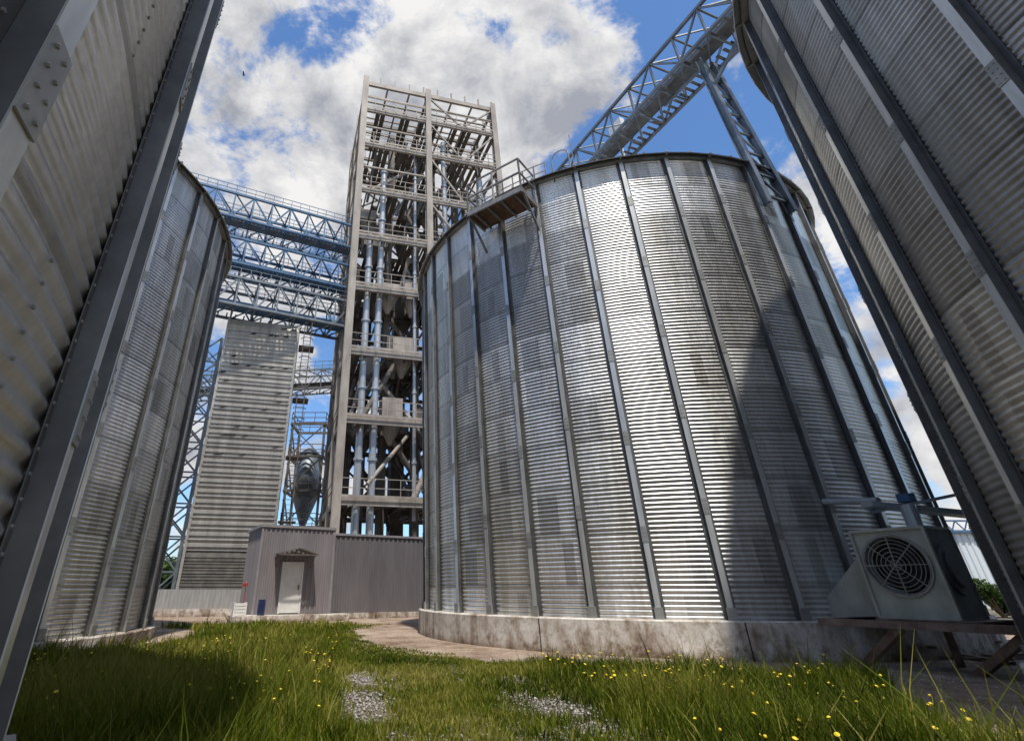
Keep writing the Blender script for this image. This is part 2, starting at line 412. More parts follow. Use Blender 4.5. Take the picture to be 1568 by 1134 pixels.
for i in range(44):
    z=rnd.choice(zs[:6]); u0=rnd.uniform(.6,10); v0=rnd.uniform(.5,7); w_=rnd.uniform(.9,1.8); h_=rnd.uniform(.8,2.0)
    tgt=[dk,dk,fr,dk,fr][i%5]
    tgt.obox(tp(u0,v0,z+.2),U*w_,W*w_,Vector((0,0,h_)))
    c=tp(u0+w_/2,v0+w_/2,z+.2); tgt.cyl(c,c-Vector((0,0,1.3)),w_*.5,8,.12)
for i in range(len(zs)-2):
    z0,z1=zs[i]+.2,zs[i+1]+.2; a_,b_=(1,5) if i%2 else (5,1)
    for v_ in (7.2,8.0): fr.beam(tp(a_,v_,z0),tp(b_,v_,z1),.06,.22)
    for k in range(14): dk.obox(tp(a_+(b_-a_)*k/14,7.2,z0+(z1-z0)*k/14),U*.25,W*.8,Vector((0,0,.03)))
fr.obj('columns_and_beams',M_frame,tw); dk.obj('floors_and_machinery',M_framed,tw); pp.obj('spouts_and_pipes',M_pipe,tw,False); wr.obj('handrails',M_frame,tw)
# ---------------------------------------------------------------- blue bridges
A=Vector((-5.6,36.2,0)); Bv=Vector((-31.5,24.0,0))
for (z,h,m_) in [(26.2,2.2,M_blue),(22.3,2.1,M_blue),(18.9,2.2,M_bluegrey)]:
    e=empty('conveyor_bridge'); mb=MB(); fl=MB()
    gallery(mb,fl,A+Vector((0,0,z)),Bv+Vector((0,0,z)),2.4,h,20,.18,.1,rails=True)
    if z<20:
        for k in range(21): 
            b=A.lerp(Bv,k/20)+Vector((0,0,z)); mb.beam(b,b+Vector((0,0,4)),.08)
    mb.obj('truss',m_,e); fl.obj('conveyor_casing',M_bluegrey if z>25 else M_blue,e)
e=empty('steel_walkway'); mb=MB(); fl=MB()
gallery(mb,fl,(-6.2,44,17.2),(-24,40,14.6),1.6,1.7,14,.12,.08,rails=True)
mb.obj('truss',M_bluegrey,e); fl.obj('deck',M_framed,e)
e=empty('lattice_support'); mb=MB()
bx=[Vector((-17.6,36.5,0)),Vector((-15.6,37.0,0)),Vector((-16.1,39.0,0)),Vector((-18.1,38.5,0))]
for c in bx: mb.beam(c,c+Vector((0,0,18.9)),.2)
for k in range(9):
    for i in range(4):
        c0,c1=bx[i],bx[(i+1)%4]; z=.2+k*2.08
        mb.beam(c0+Vector((0,0,z)),c1+Vector((0,0,z+2.08)),.1); mb.beam(c1+Vector((0,0,z)),c0+Vector((0,0,z+2.08)),.1); mb.beam(c0+Vector((0,0,z)),c1+Vector((0,0,z)),.1)
mb.obj('lattice',M_bluegrey,e)
# ---------------------------------------------------------------- clad tower
ct=empty('clad_grain_tower'); O2=Vector((-13.75,33.2,0)); w2=4.95; d2=5.0
mb=MB(); lo=MB()
def cladding(mb,o,ax,n,L,z0,z1,pitch,dep):
    b=len(mb.v); k=int((z1-z0)/pitch); pts=[]
    for i in range(k):
        z=z0+i*pitch
        pts+= [(0,z),(0,z+pitch*.30),(dep*.55,z+pitch*.33),(dep*.55,z+pitch*.62),(dep*.25,z+pitch*.65),(dep*.9,z+pitch*.93),(dep*.9,z+pitch*.97)]
    pts.append((0,z1))
    for (r,z) in pts:
        mb.v.append(tuple(o+n*r+Vector((0,0,z)))); mb.v.append(tuple(o+ax*L+n*r+Vector((0,0,z))))
    for i in range(len(pts)-1): mb.f.append((b+2*i,b+2*i+1,b+2*i+3,b+2*i+2))
for (o,ax,L) in ((O2,U,w2),(O2+U*w2,W,d2),(O2+U*w2+W*d2,-U,w2),(O2+W*d2,-W,d2)):
    n_=Vector((ax.y,-ax.x,0))
    cladding(mb,o,ax,n_,L,3.3,18.6,.62,.12)
    cladding(lo,o-n_*.06,ax,n_,L,0,3.3,.33,.05)
mb.obox(O2+Vector((0,0,18.55)),U*w2,W*d2,Vector((0,0,.1)))
for c in (O2,O2+U*w2,O2+W*d2,O2+U*w2+W*d2): mb.beam(c,c+Vector((0,0,18.7)),.16)
mb.obj('cladding',M_panel,ct); lo.obj('lower_cladding',simple('clad_dark',(.10,.095,.085),(.2,.19,.17),2,.1,.6),ct)
ld=MB(); o=O2+U*(w2+.45)-W*.3
for s_ in (0,.5): ld.beam(o+U*s_,o+U*s_+Vector((0,0,19)),.06)
for k in range(62): ld.beam(o+Vector((0,0,.3+k*.3)),o+U*.5+Vector((0,0,.3+k*.3)),.03)
for k in range(22):
    z=2.5+k*.75
    pts=[o+U*(.25+.42*math.cos(t_))-W*(.42*math.sin(t_)) for t_ in np.linspace(0,math.pi,7)]
    for a_,b_ in zip(pts[:-1],pts[1:]): ld.beam(a_+Vector((0,0,z)),b_+Vector((0,0,z)),.04)
for z in (5,9,13,17):
    ld.obox(o+Vector((-.3,0,z)),U*1.1,W*1.2,Vector((0,0,.05)))
ld.obj('caged_ladder',M_framed,ct)
def bird(mb,c,s,fly=False):
    c=Vector(c)
    mb.cyl(c-U*.10*s,c+U*.06*s+Vector((0,0,.03*s)),.045*s,6,.035*s); mb.cyl(c+U*.06*s+Vector((0,0,.035*s)),c+U*.13*s+Vector((0,0,.07*s)),.035*s,6,.012*s)
    mb.cyl(c-U*.10*s,c-U*.22*s-Vector((0,0,.02*s)),.03*s,4,.01*s)
    if fly:
        for sg in (-1,1):
            b=len(mb.v); 
            for p in (c+U*.06*s,c-U*.08*s,c-U*.1*s+W*sg*.3*s+Vector((0,0,.1*s)),c+U*.02*s+W*sg*.3*s+Vector((0,0,.1*s))): mb.v.append(tuple(p))
            mb.f.append((b,b+1,b+2,b+3))
bm_=MB()
for i in range(34):
    k=rnd.randint(9,24); uu=rnd.uniform(.2,w2-.3)
    bird(bm_,O2+U*uu-W*.12+Vector((0,0,3.3+k*.62+.05)),1.3)
bm_.obj('perched_pigeons',M_black)
bm_=MB(); bird(bm_,(-9.2,18,25.2),.5,True); bm_.obj('flying_bird',M_black)
# ---------------------------------------------------------------- storage hopper behind tower
e=empty('storage_hopper'); mb=MB(); fm=MB(); c=Vector((-10.3,49,0))
mb.cyl(c+Vector((0,0,8.5)),c+Vector((0,0,12.4)),1.1,20); mb.cyl(c+Vector((0,0,8.5)),c+Vector((0,0,6.2)),1.1,20,.25,False)
mb.cyl(c+Vector((0,0,12.4)),c+Vector((0,0,13.1)),1.15,20,.2)
for dx,dy in ((-1.5,-1.5),(1.5,-1.5),(1.5,1.5),(-1.5,1.5)):
    fm.beam(c+Vector((dx,dy,0)),c+Vector((dx,dy,15)),.22)
for z in (3,6,9,12,15):
    q=[c+Vector((dx,dy,z)) for dx,dy in ((-1.6,-1.6),(1.6,-1.6),(1.6,1.6),(-1.6,1.6),(-1.6,-1.6))]
    for a_,b_ in zip(q[:-1],q[1:]): fm.beam(a_,b_,.2)
    rail(fm,q,1.1,.06)
    if z<15:
        for a_,b_ in zip(q[:-1],q[1:]): fm.beam(a_,b_+Vector((0,0,3)),.10)
mb.obj('vessel',M_bluegrey,e,True); fm.obj('frame',M_framed,e)
# ---------------------------------------------------------------- utility shed
sh=empty('utility_shed')
def corr_wall(mb,p,q,z0,z1,out,pitch=.22,dep=.035):
    p,q=Vector(p),Vector(q); L=(q-p).length; d_=(q-p)/L; n_=Vector(out); k=int(L/pitch); pts=[]
    for i in range(k):
        s0=L*i/k; st=L/k
        pts+=[(s0,0),(s0+st*.42,0),(s0+st*.52,dep),(s0+st*.88,dep),(s0+st*.98,0)]
    pts.append((L,0)); b=len(mb.v)
    for (s_,r) in pts:
        c=p+d_*s_+n_*r; mb.v.append((c.x,c.y,z0)); mb.v.append((c.x,c.y,z1))
    for i in range(len(pts)-1): mb.f.append((b+2*i,b+2*i+2,b+2*i+3,b+2*i+1))
A0=Vector((-7.45,26.6,0)); B0=Vector((-4.25,28.2,0)); dr=(B0-A0).normalized(); no=Vector((dr.y,-dr.x,0)); bk=-no
mb=MB(); 
corr_wall(mb,A0,B0,.27,3.92,no); corr_wall(mb,A0+bk*3.5,A0,.27,3.92,-dr); corr_wall(mb,B0,B0+bk*3.5,.27,3.92,dr)
mb.obj('wall_cladding',M_shed,sh)
mb=MB(); C0=B0+bk*.35; D0=C0+dr*7.5
corr_wall(mb,C0,D0,.27,3.72,no,.26); corr_wall(mb,D0,D0+bk*3,.27,3.72,dr)
mb.obj('annex_cladding',M_shedd,sh)
mb=MB()
mb.obox(A0+no*.08-dr*.1+Vector((0,0,3.92)),dr*3.75,bk*3.7,Vector((0,0,.12)))
mb.obox(C0+no*.08+dr*.12+Vector((0,0,3.72)),dr*7.5,bk*3.2,Vector((0,0,.10)))
mb.obox(A0+no*.045-dr*.05+Vector((0,0,.27)),dr*.1,bk*.1,Vector((0,0,3.65)))
mb.obox(B0+no*.045-dr*.05+Vector((0,0,.27)),dr*.1,bk*.1,Vector((0,0,3.65)))
mb.obj('roof_trim',simple('shed_trim',(.22,.20,.205),(.30,.275,.28),2,0,.5),sh)
dm=MB(); L_=(B0-A0).length; s0=.305*L_; 
dp=A0+dr*s0+no*.05
dm.obox(dp+dr*.08+Vector((0,0,.32)),dr*.88,no*.04,Vector((0,0,2.03)))
dm.obox(dp+Vector((0,0,.29)),dr*.075,no*.06,Vector((0,0,2.14))); dm.obox(dp+dr*.965+Vector((0,0,.29)),dr*.075,no*.06,Vector((0,0,2.14))); dm.obox(dp+dr*.0755+Vector((0,0,2.355)),dr*.889,no*.06,Vector((0,0,.075)))
dm.obj('door',M_white,sh)
hm=MB(); hm.obox(dp+dr*.84+no*.045+Vector((0,0,1.25)),dr*.05,no*.05,Vector((0,0,.2)))
cp=dp+dr*.55+Vector((0,0,2.68))
for sg in (-1,1):
    hm.obox(cp+Vector((0,0,.28)),dr*sg*.95-Vector((0,0,.25)),no*.85,Vector((0,0,.05)))
    hm.beam(cp+dr*sg*.8+no*.0,cp+dr*sg*.8+no*.8+Vector((0,0,.03)),.05)
    hm.beam(cp+dr*sg*.8-Vector((0,0,.5)),cp+dr*sg*.8+no*.75+Vector((0,0,.02)),.04)
hm.beam(cp-dr*.95+no*.85+Vector((0,0,.02)),cp+dr*.95+no*.85+Vector((0,0,.02)),.05)
hm.obj('canopy_and_handle',M_framed,sh)
st=MB(); st.obox(A0+no*1.1-dr*1.0,dr*5.2,bk*1.3,Vector((0,0,.26))); st.obox(A0+no*.15+bk*.35,dr*3.6,bk*3.2,Vector((0,0,.268))); st.obox(C0+no*.1+dr*.6,dr*7.0,bk*3.2,Vector((0,0,.262)))
st.obj('concrete_plinth',M_conc,sh)
mb=MB(); c=A0+no*.6+dr*.25; 
for (z0,z1,r0,r1) in ((.26,.45,.15,.16),(.45,.48,.17,.17),(.48,.65,.16,.16),(.65,.68,.17,.17),(.68,.85,.16,.15),(.85,.87,.155,.155)): mb.cyl(c+Vector((0,0,z0)),c+Vector((0,0,z1)),r0,16,r1)
mb.obj('blue_barrel',M_bluep)
mb=MB(); c=A0-dr*.95+no*.7
for k in range(4): mb.obox(c+Vector((0,0,.27+k*.12)),dr*.55,bk*.4,Vector((0,0,.1)))
for k in (0,.5): mb.obox(c+dr*k-bk*.03+Vector((0,0,.265)),dr*.05,bk*.46,Vector((0,0,.5)))
mb.obj('slatted_crate',M_white)
mb=MB(); c=A0-dr*.45+no*.1+Vector((0,0,.26)); mb.cyl(c,c+Vector((0,0,1.15)),.02,8); mb.cyl(c+Vector((0,0,1.15)),c+Vector((0,0,1.27)),.08,12,.07); mb.cyl(c+Vector((0,0,1.27)),c+Vector((0,0,1.32)),.07,12,.03)
mb.obox(c+Vector((-.16,-.05,1.1)),(.16,0,.08),(0,.08,0),(0,0,.10)); mb.obj('red_hydrant',M_red)
# ---------------------------------------------------------------- fence left
e=empty('corrugated_fence'); mb=MB(); corr_wall(mb,(-19.5,30.2,0),(-9.2,31.8,0),.35,1.28,(.15,-.99,0),.2,.04)
mb.obj('sheets',M_rib,e); mb=MB(); mb.obox((-19.5,30.15,0),(10.3,1.6,0),(-.03,.2,0),(0,0,.35)); mb.obj('concrete_base',M_conc,e)
# ---------------------------------------------------------------- hangar right
e=empty('white_hangar'); mb=MB(); corr_wall(mb,(36,45,0),(66,45,0),0,5.3,(0,-1,0),.5,.08); mb.box(36,45.1,0,66,60,5.3); mb.obj('walls',simple('hangar_white',(.55,.6,.62),(.7,.74,.76),.5,.1,.4,stretch=(1,1,.2)),e)
mb=MB(); mb.box(35.6,44.6,5.3,66.4,60.4,5.5)
for k in range(30):
    x=36+k; mb.beam((x,44.7,5.5),(x+.5,44.7,6.2),.07); mb.beam((x+.5,44.7,6.2),(x+1,44.7,5.5),.07)
mb.beam((36,44.7,6.2),(66,44.7,6.2),.12); mb.obj('roof_truss',M_blue,e)
# ---------------------------------------------------------------- aeration fan
fn=empty('aeration_fan')
ph=rad(27); ax=Vector((math.sin(ph),-math.cos(ph),0)); dp_=Vector((math.cos(ph),math.sin(ph),0)); nf=-dp_
FL=Vector((8.50,10.95,.80)); w_=1.16; d_=.95; h_=1.45
hs=MB()
cc=FL+ax*w_*.48+Vector((0,0,.85)); rc=.50
N=32; b=len(hs.v)
for i in range(N):
    t_=2*math.pi*i/N; cx_,cz_=math.cos(t_),math.sin(t_)
    hs.v.append(tuple(cc+ax*cx_*rc+Vector((0,0,cz_*rc))))
    x0,x1=-w_*.48,w_*.52; z0,z1=-.85,h_-.85
    k=min((x1/cx_ if cx_>1e-6 else x0/cx_ if cx_<-1e-6 else 1e9),(z1/cz_ if cz_>1e-6 else z0/cz_ if cz_<-1e-6 else 1e9))
    hs.v.append(tuple(cc+ax*cx_*k+Vector((0,0,cz_*k))))
    hs.v.append(tuple(cc+ax*cx_*rc*.9+Vector((0,0,cz_*rc*.9))+dp_*.25))
for i in range(N):
    j=(i+1)%N; hs.f.append((b+3*i,b+3*j,b+3*j+1,b+3*i+1)); hs.f.append((b+3*i+2,b+3*j+2,b+3*j,b+3*i))
Z=Vector((0,0,1))
P=[FL,FL+ax*w_,FL+ax*w_+dp_*d_,FL+dp_*d_]; P+= [p+Z*h_ for p in P]
b=len(hs.v); hs.v+=[tuple(p) for p in P]
for q in ((1,2,6,5),(2,3,7,6),(3,0,4,7),(4,5,6,7),(3,2,1,0)): hs.f.append(tuple(b+i for i in q))
for p in (FL,FL+ax*w_): hs.beam(p-dp_*.012,p-dp_*.012+Z*h_,.05)
hs.beam(FL-dp_*.015,FL+ax*w_-dp_*.015,.06); hs.beam(FL+Z*h_-dp_*.015,FL+ax*w_+Z*h_-dp_*.015,.05)
hs.beam(FL+ax*w_+dp_*d_,FL+ax*w_+dp_*d_+Z*h_,.05); hs.beam(FL+ax*w_+Z*h_,FL+ax*w_+dp_*d_+Z*h_,.05)
M_fan=simple('fan_housing',(.30,.32,.28),(.52,.54,.49),2.5,.3,.45,stretch=(1,1,.5),detail=6)
hs.obj('housing',M_fan,fn)
gr=MB()
for r in (.08,.15,.22,.29,.36,.42,.48):
    for i in range(28):
        a0,a1=2*math.pi*i/28,2*math.pi*(i+1)/28
        gr.beam(cc-dp_*.05*(1-r)+ax*r*math.cos(a0)+Z*r*math.sin(a0),cc-dp_*.05*(1-r)+ax*r*math.cos(a1)+Z*r*math.sin(a1),.010)
for i in range(8):
    a0=2*math.pi*i/8; gr.beam(cc-dp_*.06,cc-dp_*.03+ax*.50*math.cos(a0)+Z*.50*math.sin(a0),.014)
for i in range(28):
    a0,a1=2*math.pi*i/28,2*math.pi*(i+1)/28
    gr.beam(cc-dp_*.01+ax*.51*math.cos(a0)+Z*.51*math.sin(a0),cc-dp_*.01+ax*.51*math.cos(a1)+Z*.51*math.sin(a1),.035)
gr.obj('inlet_guard',M_rib_dark,fn)
im=MB(); im.cyl(cc+dp_*.24,cc+dp_*.26,.46,24)
for i in range(12):
    a0=2*math.pi*i/12; e1=ax*math.cos(a0)+Z*math.sin(a0); e2=ax*math.cos(a0+.3)+Z*math.sin(a0+.3)
    im.beam(cc+dp_*.18+e1*.12,cc+dp_*.18+e2*.42,.02,.12)
im.cyl(cc+dp_*.1,cc+dp_*.23,.1,12)
im.obj('impeller',M_black,fn)
sd=MB(); sc_=FL+ax*w_+dp_*.48+Z*.78
sd.cyl(sc_,sc_+ax*.05,.42,32); sd.cyl(sc_+ax*.05,sc_+ax*.09,.30,32); sd.obox(FL+ax*(w_+.002)+dp_*.03+Z*.03,ax*.012,dp_*(d_-.06),Z*(h_-.06))
sd.obj('scroll_side',M_ribweb,fn)
dc=MB()
q0=[FL+dp_*.15+Z*.02,FL+dp_*.92+Z*.02,FL+dp_*.92+Z*1.1,FL+dp_*.15+Z*1.1]
tgt=[Vector((8.45,12.35,.74)),Vector((9.9,12.65,.74)),Vector((9.9,12.65,1.0)),Vector((8.45,12.35,1.0))]
dc.quadbox([q0[0],q0[1],tgt[1],tgt[0],q0[3],q0[2],tgt[2],tgt[3]])
dc.obj('transition_duct',M_fan,fn)
sf=MB(); so=FL-ax*.9-dp_*.35-Z*.09
sf.beam(so,so+ax*3.6,.1,.12); sf.beam(so+dp_*1.6,so+dp_*1.6+ax*3.6,.1,.12)
for k in (0.0,.9,2.0,3.5): sf.beam(so+ax*(k+.05),so+ax*(k+.05)+dp_*1.6,.09,.11)
sf.obox(FL-ax*.05-dp_*.1-Z*.03,ax*1.5,dp_*1.3,Z*.025)
for k in (1.3,2.9):
    sf.beam(so+ax*k-Z*.05,so+ax*(k-1.0)+dp_*.5-Z*.70,.1,.12)
    sf.beam(so+dp_*1.6+ax*k-Z*.05,so+dp_*1.6+ax*k-Z*.70,.09)
sf.obj('support_shelf',simple('rusty_frame',(.13,.075,.05),(.30,.22,.18),4,.1,.75),fn)
e=empty('unloading_auger'); mb=MB()
mb.cyl((9.1,12.6,3.05),(9.35,11.0,2.85),.07,10); mb.obox((9.2,11.0,2.75),(2.9,-.3,-.35),(0,.3,0),(0,0,.1)); mb.cyl((9.75,10.85,2.75),(9.75,10.85,2.3),.13,14)
mb.beam((9.6,11.6,2.7),(11.2,11.2,3.0),.06); mb.obj('trough',M_pipe,e)
mb=MB(); mb.cyl((9.78,10.83,2.28),(9.78,10.83,1.9),.10,14); mb.cyl((9.78,10.83,2.8),(9.78,10.83,2.95),.15,14); mb.obj('gate',M_blue,e)
mb=MB()
for i in range(22):
    c=Vector((rnd.uniform(9.3,13.8),rnd.uniform(10.2,14.5),.05+(.04*i)%0.2)); a0=rnd.uniform(0,3.1)
    v_=Vector((math.cos(a0),math.sin(a0),rnd.uniform(-.02,.05))); mb.beam(c,c+v_*rnd.uniform(.5,2.2),rnd.uniform(.08,.18),.05)
mb.obj('timber_pile',M_wood)
# ---------------------------------------------------------------- ground
g=MB(); g.v=[(-1500,-1500,0),(1500,-1500,0),(1500,1500,0),(-1500,1500,0)]; g.f=[(0,1,2,3)]; g.obj('ground',M_ground)
def disc(name,C,r0,r1,z,mat,wob=.0,n=360):
    m=MB(); ws=[wob*(math.sin(3*t)+math.sin(7*t+1)+.6*math.sin(17*t+2)+.5*math.sin(41*t)+.4*math.sin(67*t+1)) for t in np.linspace(0,2*math.pi,n,False)]
    for i in range(n):
        t=2*math.pi*i/n; m.v.append((C[0]+r0*math.sin(t),C[1]+r0*math.cos(t),z)); m.v.append((C[0]+(r1+ws[i])*math.sin(t),C[1]+(r1+ws[i])*math.cos(t),z))
    for i in range(n):
        j=(i+1)%n; m.f.append((2*i,2*i+1,2*j+1,2*j))
    return m.obj(name,mat)
disc('dirt_path',MAIN,RF-.1,10.6,.012,M_apron,.10)
disc('dirt_path',RIGHT,RF-.1,10.0,.020,M_apron,.15)
disc('dirt_path',LEFT,RF-.1,9.6,.016,M_apron,.10)
y=MB(); y.v=[(-26,22.8,.004),(-12,21.5,.004),(-7,23.3,.004),(-2.6,24.2,.004),(2,24,.004),(2,36,.004),(40,46,.004),(40,60,.004),(-40,60,.004),(-40,24,.004)]; y.f=[tuple(range(10))]; y.obj('concrete_yard',M_apron)
# ---------------------------------------------------------------- grass
def vnoise(x,y_,s,seed):
    r=np.random.default_rng(seed); G=r.random((64,64))
    u_=(x/s)%64; v_=(y_/s)%64; i=u_.astype(int); j=v_.astype(int); fu=u_-i; fv=v_-j
    fu=fu*fu*(3-2*fu); fv=fv*fv*(3-2*fv); i2=(i+1)%64; j2=(j+1)%64
    return (G[i,j]*(1-fu)+G[i2,j]*fu)*(1-fv)+(G[i,j2]*(1-fu)+G[i2,j2]*fu)*fv
def fbm(x,y_,s,seed): return .55*vnoise(x,y_,s,seed)+.3*vnoise(x+7.3,y_+1.7,s/2.1,seed+1)+.15*vnoise(x+2.1,y_+9.7,s/4.5,seed+2)
def inside(x,y_):
    ok=np.ones(len(x),bool); wv=1.3*(fbm(x,y_,.9,31)-.5)
    for C,r in ((MAIN,10.25),(RIGHT,9.85),(LEFT,9.5),(NEAR,8.35)): ok&=np.hypot(x-C[0],y_-C[1])>r+wv
    ok&=~((y_>21.9+.25*(x+12))&(x<-7))
    ok&=~((y_>23.3+.2*(x+7))&(x>=-7))
    return ok
def cen(y_): return .70-.10*np.maximum(y_-6,0)+.06*np.maximum(6-y_,0)
def mask(x,y_):
    t=x-cen(y_)
    rut=np.maximum(np.exp(-((t+1.2)/.36)**2),np.exp(-((t-1.2)/.62)**2))
    rut=rut*np.clip((fbm(x,y_,1.5,44)-.33)*5,0,1)*np.clip((10.8-y_)/1.5,0,1)
    bare=np.clip((fbm(x,y_,2.0,61)-.52)*7,0,1)*np.where(x>1.6,1.0,.35)*np.where(y_<12,1,.5)
    return t,rut,bare
Vs=[];Fs=[];Ts=[]; nv=0
for (r0,r1,dens,wid) in ((3.0,5.2,1500,.0055),(5.2,8.5,2000,.006),(8.5,13,1050,.008),(13,20,430,.013),(20,30,150,.022)):
    area=math.pi*(r1*r1-r0*r0)*(125/360.)
    n_=int(area*dens); rr=np.sqrt(rng.uniform(r0*r0,r1*r1,n_)); aa=np.radians(rng.uniform(-65,60,n_))
    x=rr*np.sin(aa); y_=rr*np.cos(aa)
    k=inside(x,y_); x=x[k]; y_=y_[k]
    t,rut,bare=mask(x,y_)
    keep=rng.random(len(x))>np.clip(rut*1.3+bare*.8,0,.95)
    x=x[keep];y_=y_[keep];t=t[keep];bare=bare[keep]
    n_=len(x)
    at_=np.abs(t)
    tall=np.where(at_<1.3,.26,np.clip(.36+(at_-1.3)*1.1,0,1.35))
    tall=np.where(y_>13,np.minimum(tall,.8),tall)
    dm_=np.hypot(x-MAIN[0],y_-MAIN[1]); tall*=np.clip(.45+(dm_-10.4)*.38,.45,1)
    tall*= (.35+1.35*fbm(x,y_,.7,5))*(1-.4*bare)
    hgt=(.06+.27*rng.beta(2,2.4,n_))*tall+.02
    hgt=np.where((rng.random(n_)<.02)&(tall>.5),hgt*1.9,hgt)
    th=rng.uniform(0,2*np.pi,n_); ln=rng.uniform(.1,.8,n_)*hgt; la=rng.uniform(0,2*np.pi,n_)
    w=wid*rng.uniform(.5,1.6,n_)
    dx,dy=np.cos(th)*w,np.sin(th)*w; lx,ly=np.cos(la)*ln,np.sin(la)*ln
    z0=np.zeros(n_)
    v=np.stack([np.stack([x-dx,y_-dy,z0],-1),np.stack([x+dx,y_+dy,z0],-1),
      np.stack([x+dx*.75+lx*.4,y_+dy*.75+ly*.4,hgt*.6],-1),np.stack([x-dx*.75+lx*.4,y_-dy*.75+ly*.4,hgt*.6],-1),
      np.stack([x+lx+dx*.1,y_+ly+dy*.1,hgt],-1),np.stack([x+lx-dx*.1,y_+ly-dy*.1,hgt],-1)],1)
    base=nv+np.arange(n_)*6
    f=np.concatenate([np.stack([base,base+1,base+2,base+3],-1),np.stack([base+3,base+2,base+4,base+5],-1)],0)
    Vs.append(v.reshape(-1,3)); Fs.append(f)
    tn=-.20+1.15*fbm(x,y_,1.5,9)+.25*vnoise(x,y_,.25,10)+np.where(x<-.8,.14,0)-np.where(x>1.5,.04,0)+rng.normal(0,.14,n_)
    tn=np.clip(tn,0,.85); tn=np.where(rng.random(n_)<.08,.95,tn)
    Ts.append(np.concatenate([tn,tn])); nv+=n_*6
V=np.concatenate(Vs);F=np.concatenate(Fs);T=np.concatenate(Ts)
go=npmesh('grass',V,F,M_grass)
def settint(o,T,k):
    at=o.data.color_attributes.new('tint','FLOAT_COLOR','CORNER'); c=np.stack([T,T,T,np.ones_like(T)],-1).astype(np.float32)
    at.data.foreach_set('color',np.repeat(c,k,0).ravel())
settint(go,T,4)
fm=MB(); sm=MB()
for i in range(900):
    rr=math.sqrt(rng.uniform(16,190)); a0=rad(rng.uniform(-40,45)); x=rr*math.sin(a0); y_=rr*math.cos(a0)
    if not inside(np.array([x]),np.array([y_]))[0]: continue
    if abs(x-cen(y_))<1.6: continue
    if vnoise(np.array([x]),np.array([y_]),1.3,21)[0]<.45: continue
    h_=rng.uniform(.18,.40); c=Vector((x,y_,h_)); tl=Vector((rng.uniform(-.4,.4),rng.uniform(-.6,.2),1)).normalized(); s_=rng.uniform(.6,1.15)
    fm.cyl(c,c+tl*.012,.010*s_,8,.019*s_); fm.cyl(c+tl*.012,c+tl*.02,.019*s_,8,.007)
    sm.cyl((x,y_,0),c,.003,4)
fm.obj('dandelions',M_flower)
sm.obj('dandelion_stems',M_leaf)
n_=90000; yy=rng.uniform(3,13,n_); xx=rng.uniform(-3,9,n_)
_,rut,bare=mask(xx,yy); ins=inside(xx,yy)
dM=np.hypot(xx-MAIN[0],yy-MAIN[1]); dR=np.hypot(xx-RIGHT[0],yy-RIGHT[1])
onpath=(~ins)&(dM>RF+.05)&(dR>RF+.05)
edge=np.clip(1-np.abs(dM-10.4)/.9,0,1)+np.clip(1-np.abs(dR-9.9)/.9,0,1)
kk=(rng.random(n_)<np.clip(np.where(onpath,.03+.22*edge,rut*.9+bare*.30),0,1)); xx=xx[kk]; yy=yy[kk]; n_=len(xx)
s=rng.uniform(.004,.017,n_)*rng.choice([1,1,1,1.7],n_)
ico=np.array([(1,0,0),(-1,0,0),(0,1,0),(0,-1,0),(0,0,1),(0,0,-1)],float)
tri=np.array([(0,2,4),(2,1,4),(1,3,4),(3,0,4),(2,0,5),(1,2,5),(3,1,5),(0,3,5)])
jit=rng.uniform(.7,1.3,(n_,6,3))
v=ico[None]*s[:,None,None]*jit*np.array([1,1,.6]); v[:,:,0]+=xx[:,None]; v[:,:,1]+=yy[:,None]; v[:,:,2]+=s[:,None]*.3+.012
f=tri[None]+(np.arange(n_)*6)[:,None,None]
npmesh('gravel',v.reshape(-1,3),f.reshape(-1,3),M_stone,k=3)
# ---------------------------------------------------------------- bush & trees
def foliage(name,blobs,nleaf,size,parent=None):
    wts=np.array([b[3]**2 for b in blobs]); wts=wts/wts.sum()
    idx=rng.choice(len(blobs),nleaf,p=wts); B=np.array(blobs)[idx]
    d=rng.normal(size=(nleaf,3)); d/=np.linalg.norm(d,axis=1)[:,None]
    r=B[:,3]*(rng.uniform(.35,1.05,nleaf)**.6)
    c=B[:,:3]+d*r[:,None]*np.array([1,1,.85])
    a=rng.normal(size=(nleaf,3)); a/=np.linalg.norm(a,axis=1)[:,None]; b=np.cross(a,rng.normal(size=(nleaf,3))); b/=np.linalg.norm(b,axis=1)[:,None]
    s=size*rng.uniform(.6,1.3,nleaf)[:,None]
    v=np.stack([c-a*s,c-b*s*.5,c+a*s,c+b*s*.5],1)
    o=npmesh(name,v.reshape(-1,3),np.arange(nleaf*4).reshape(-1,4),M_leaf,parent)
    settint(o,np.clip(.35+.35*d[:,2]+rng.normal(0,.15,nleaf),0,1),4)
e=empty('green_bush'); bl=[(29.5+rng.uniform(-1.3,1.3),30+rng.uniform(-1,1),.8+rng.uniform(-.4,.7),rng.uniform(.4,.7)) for i in range(12)]
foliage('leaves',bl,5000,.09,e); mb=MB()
for b in bl: mb.cyl((29.5,30,0),(b[0],b[1],b[2]),.05,6,.02)
mb.obj('stems',M_wood,e)
bl=[]
for i in range(420):
    a0=rad(rng.uniform(-70,80)); dd=rng.uniform(150,190); hh=rng.uniform(1.5,6)
    bl.append((dd*math.sin(a0),dd*math.cos(a0),hh,rng.uniform(2.5,4.5)))
foliage('distant_trees',bl,60000,.8)
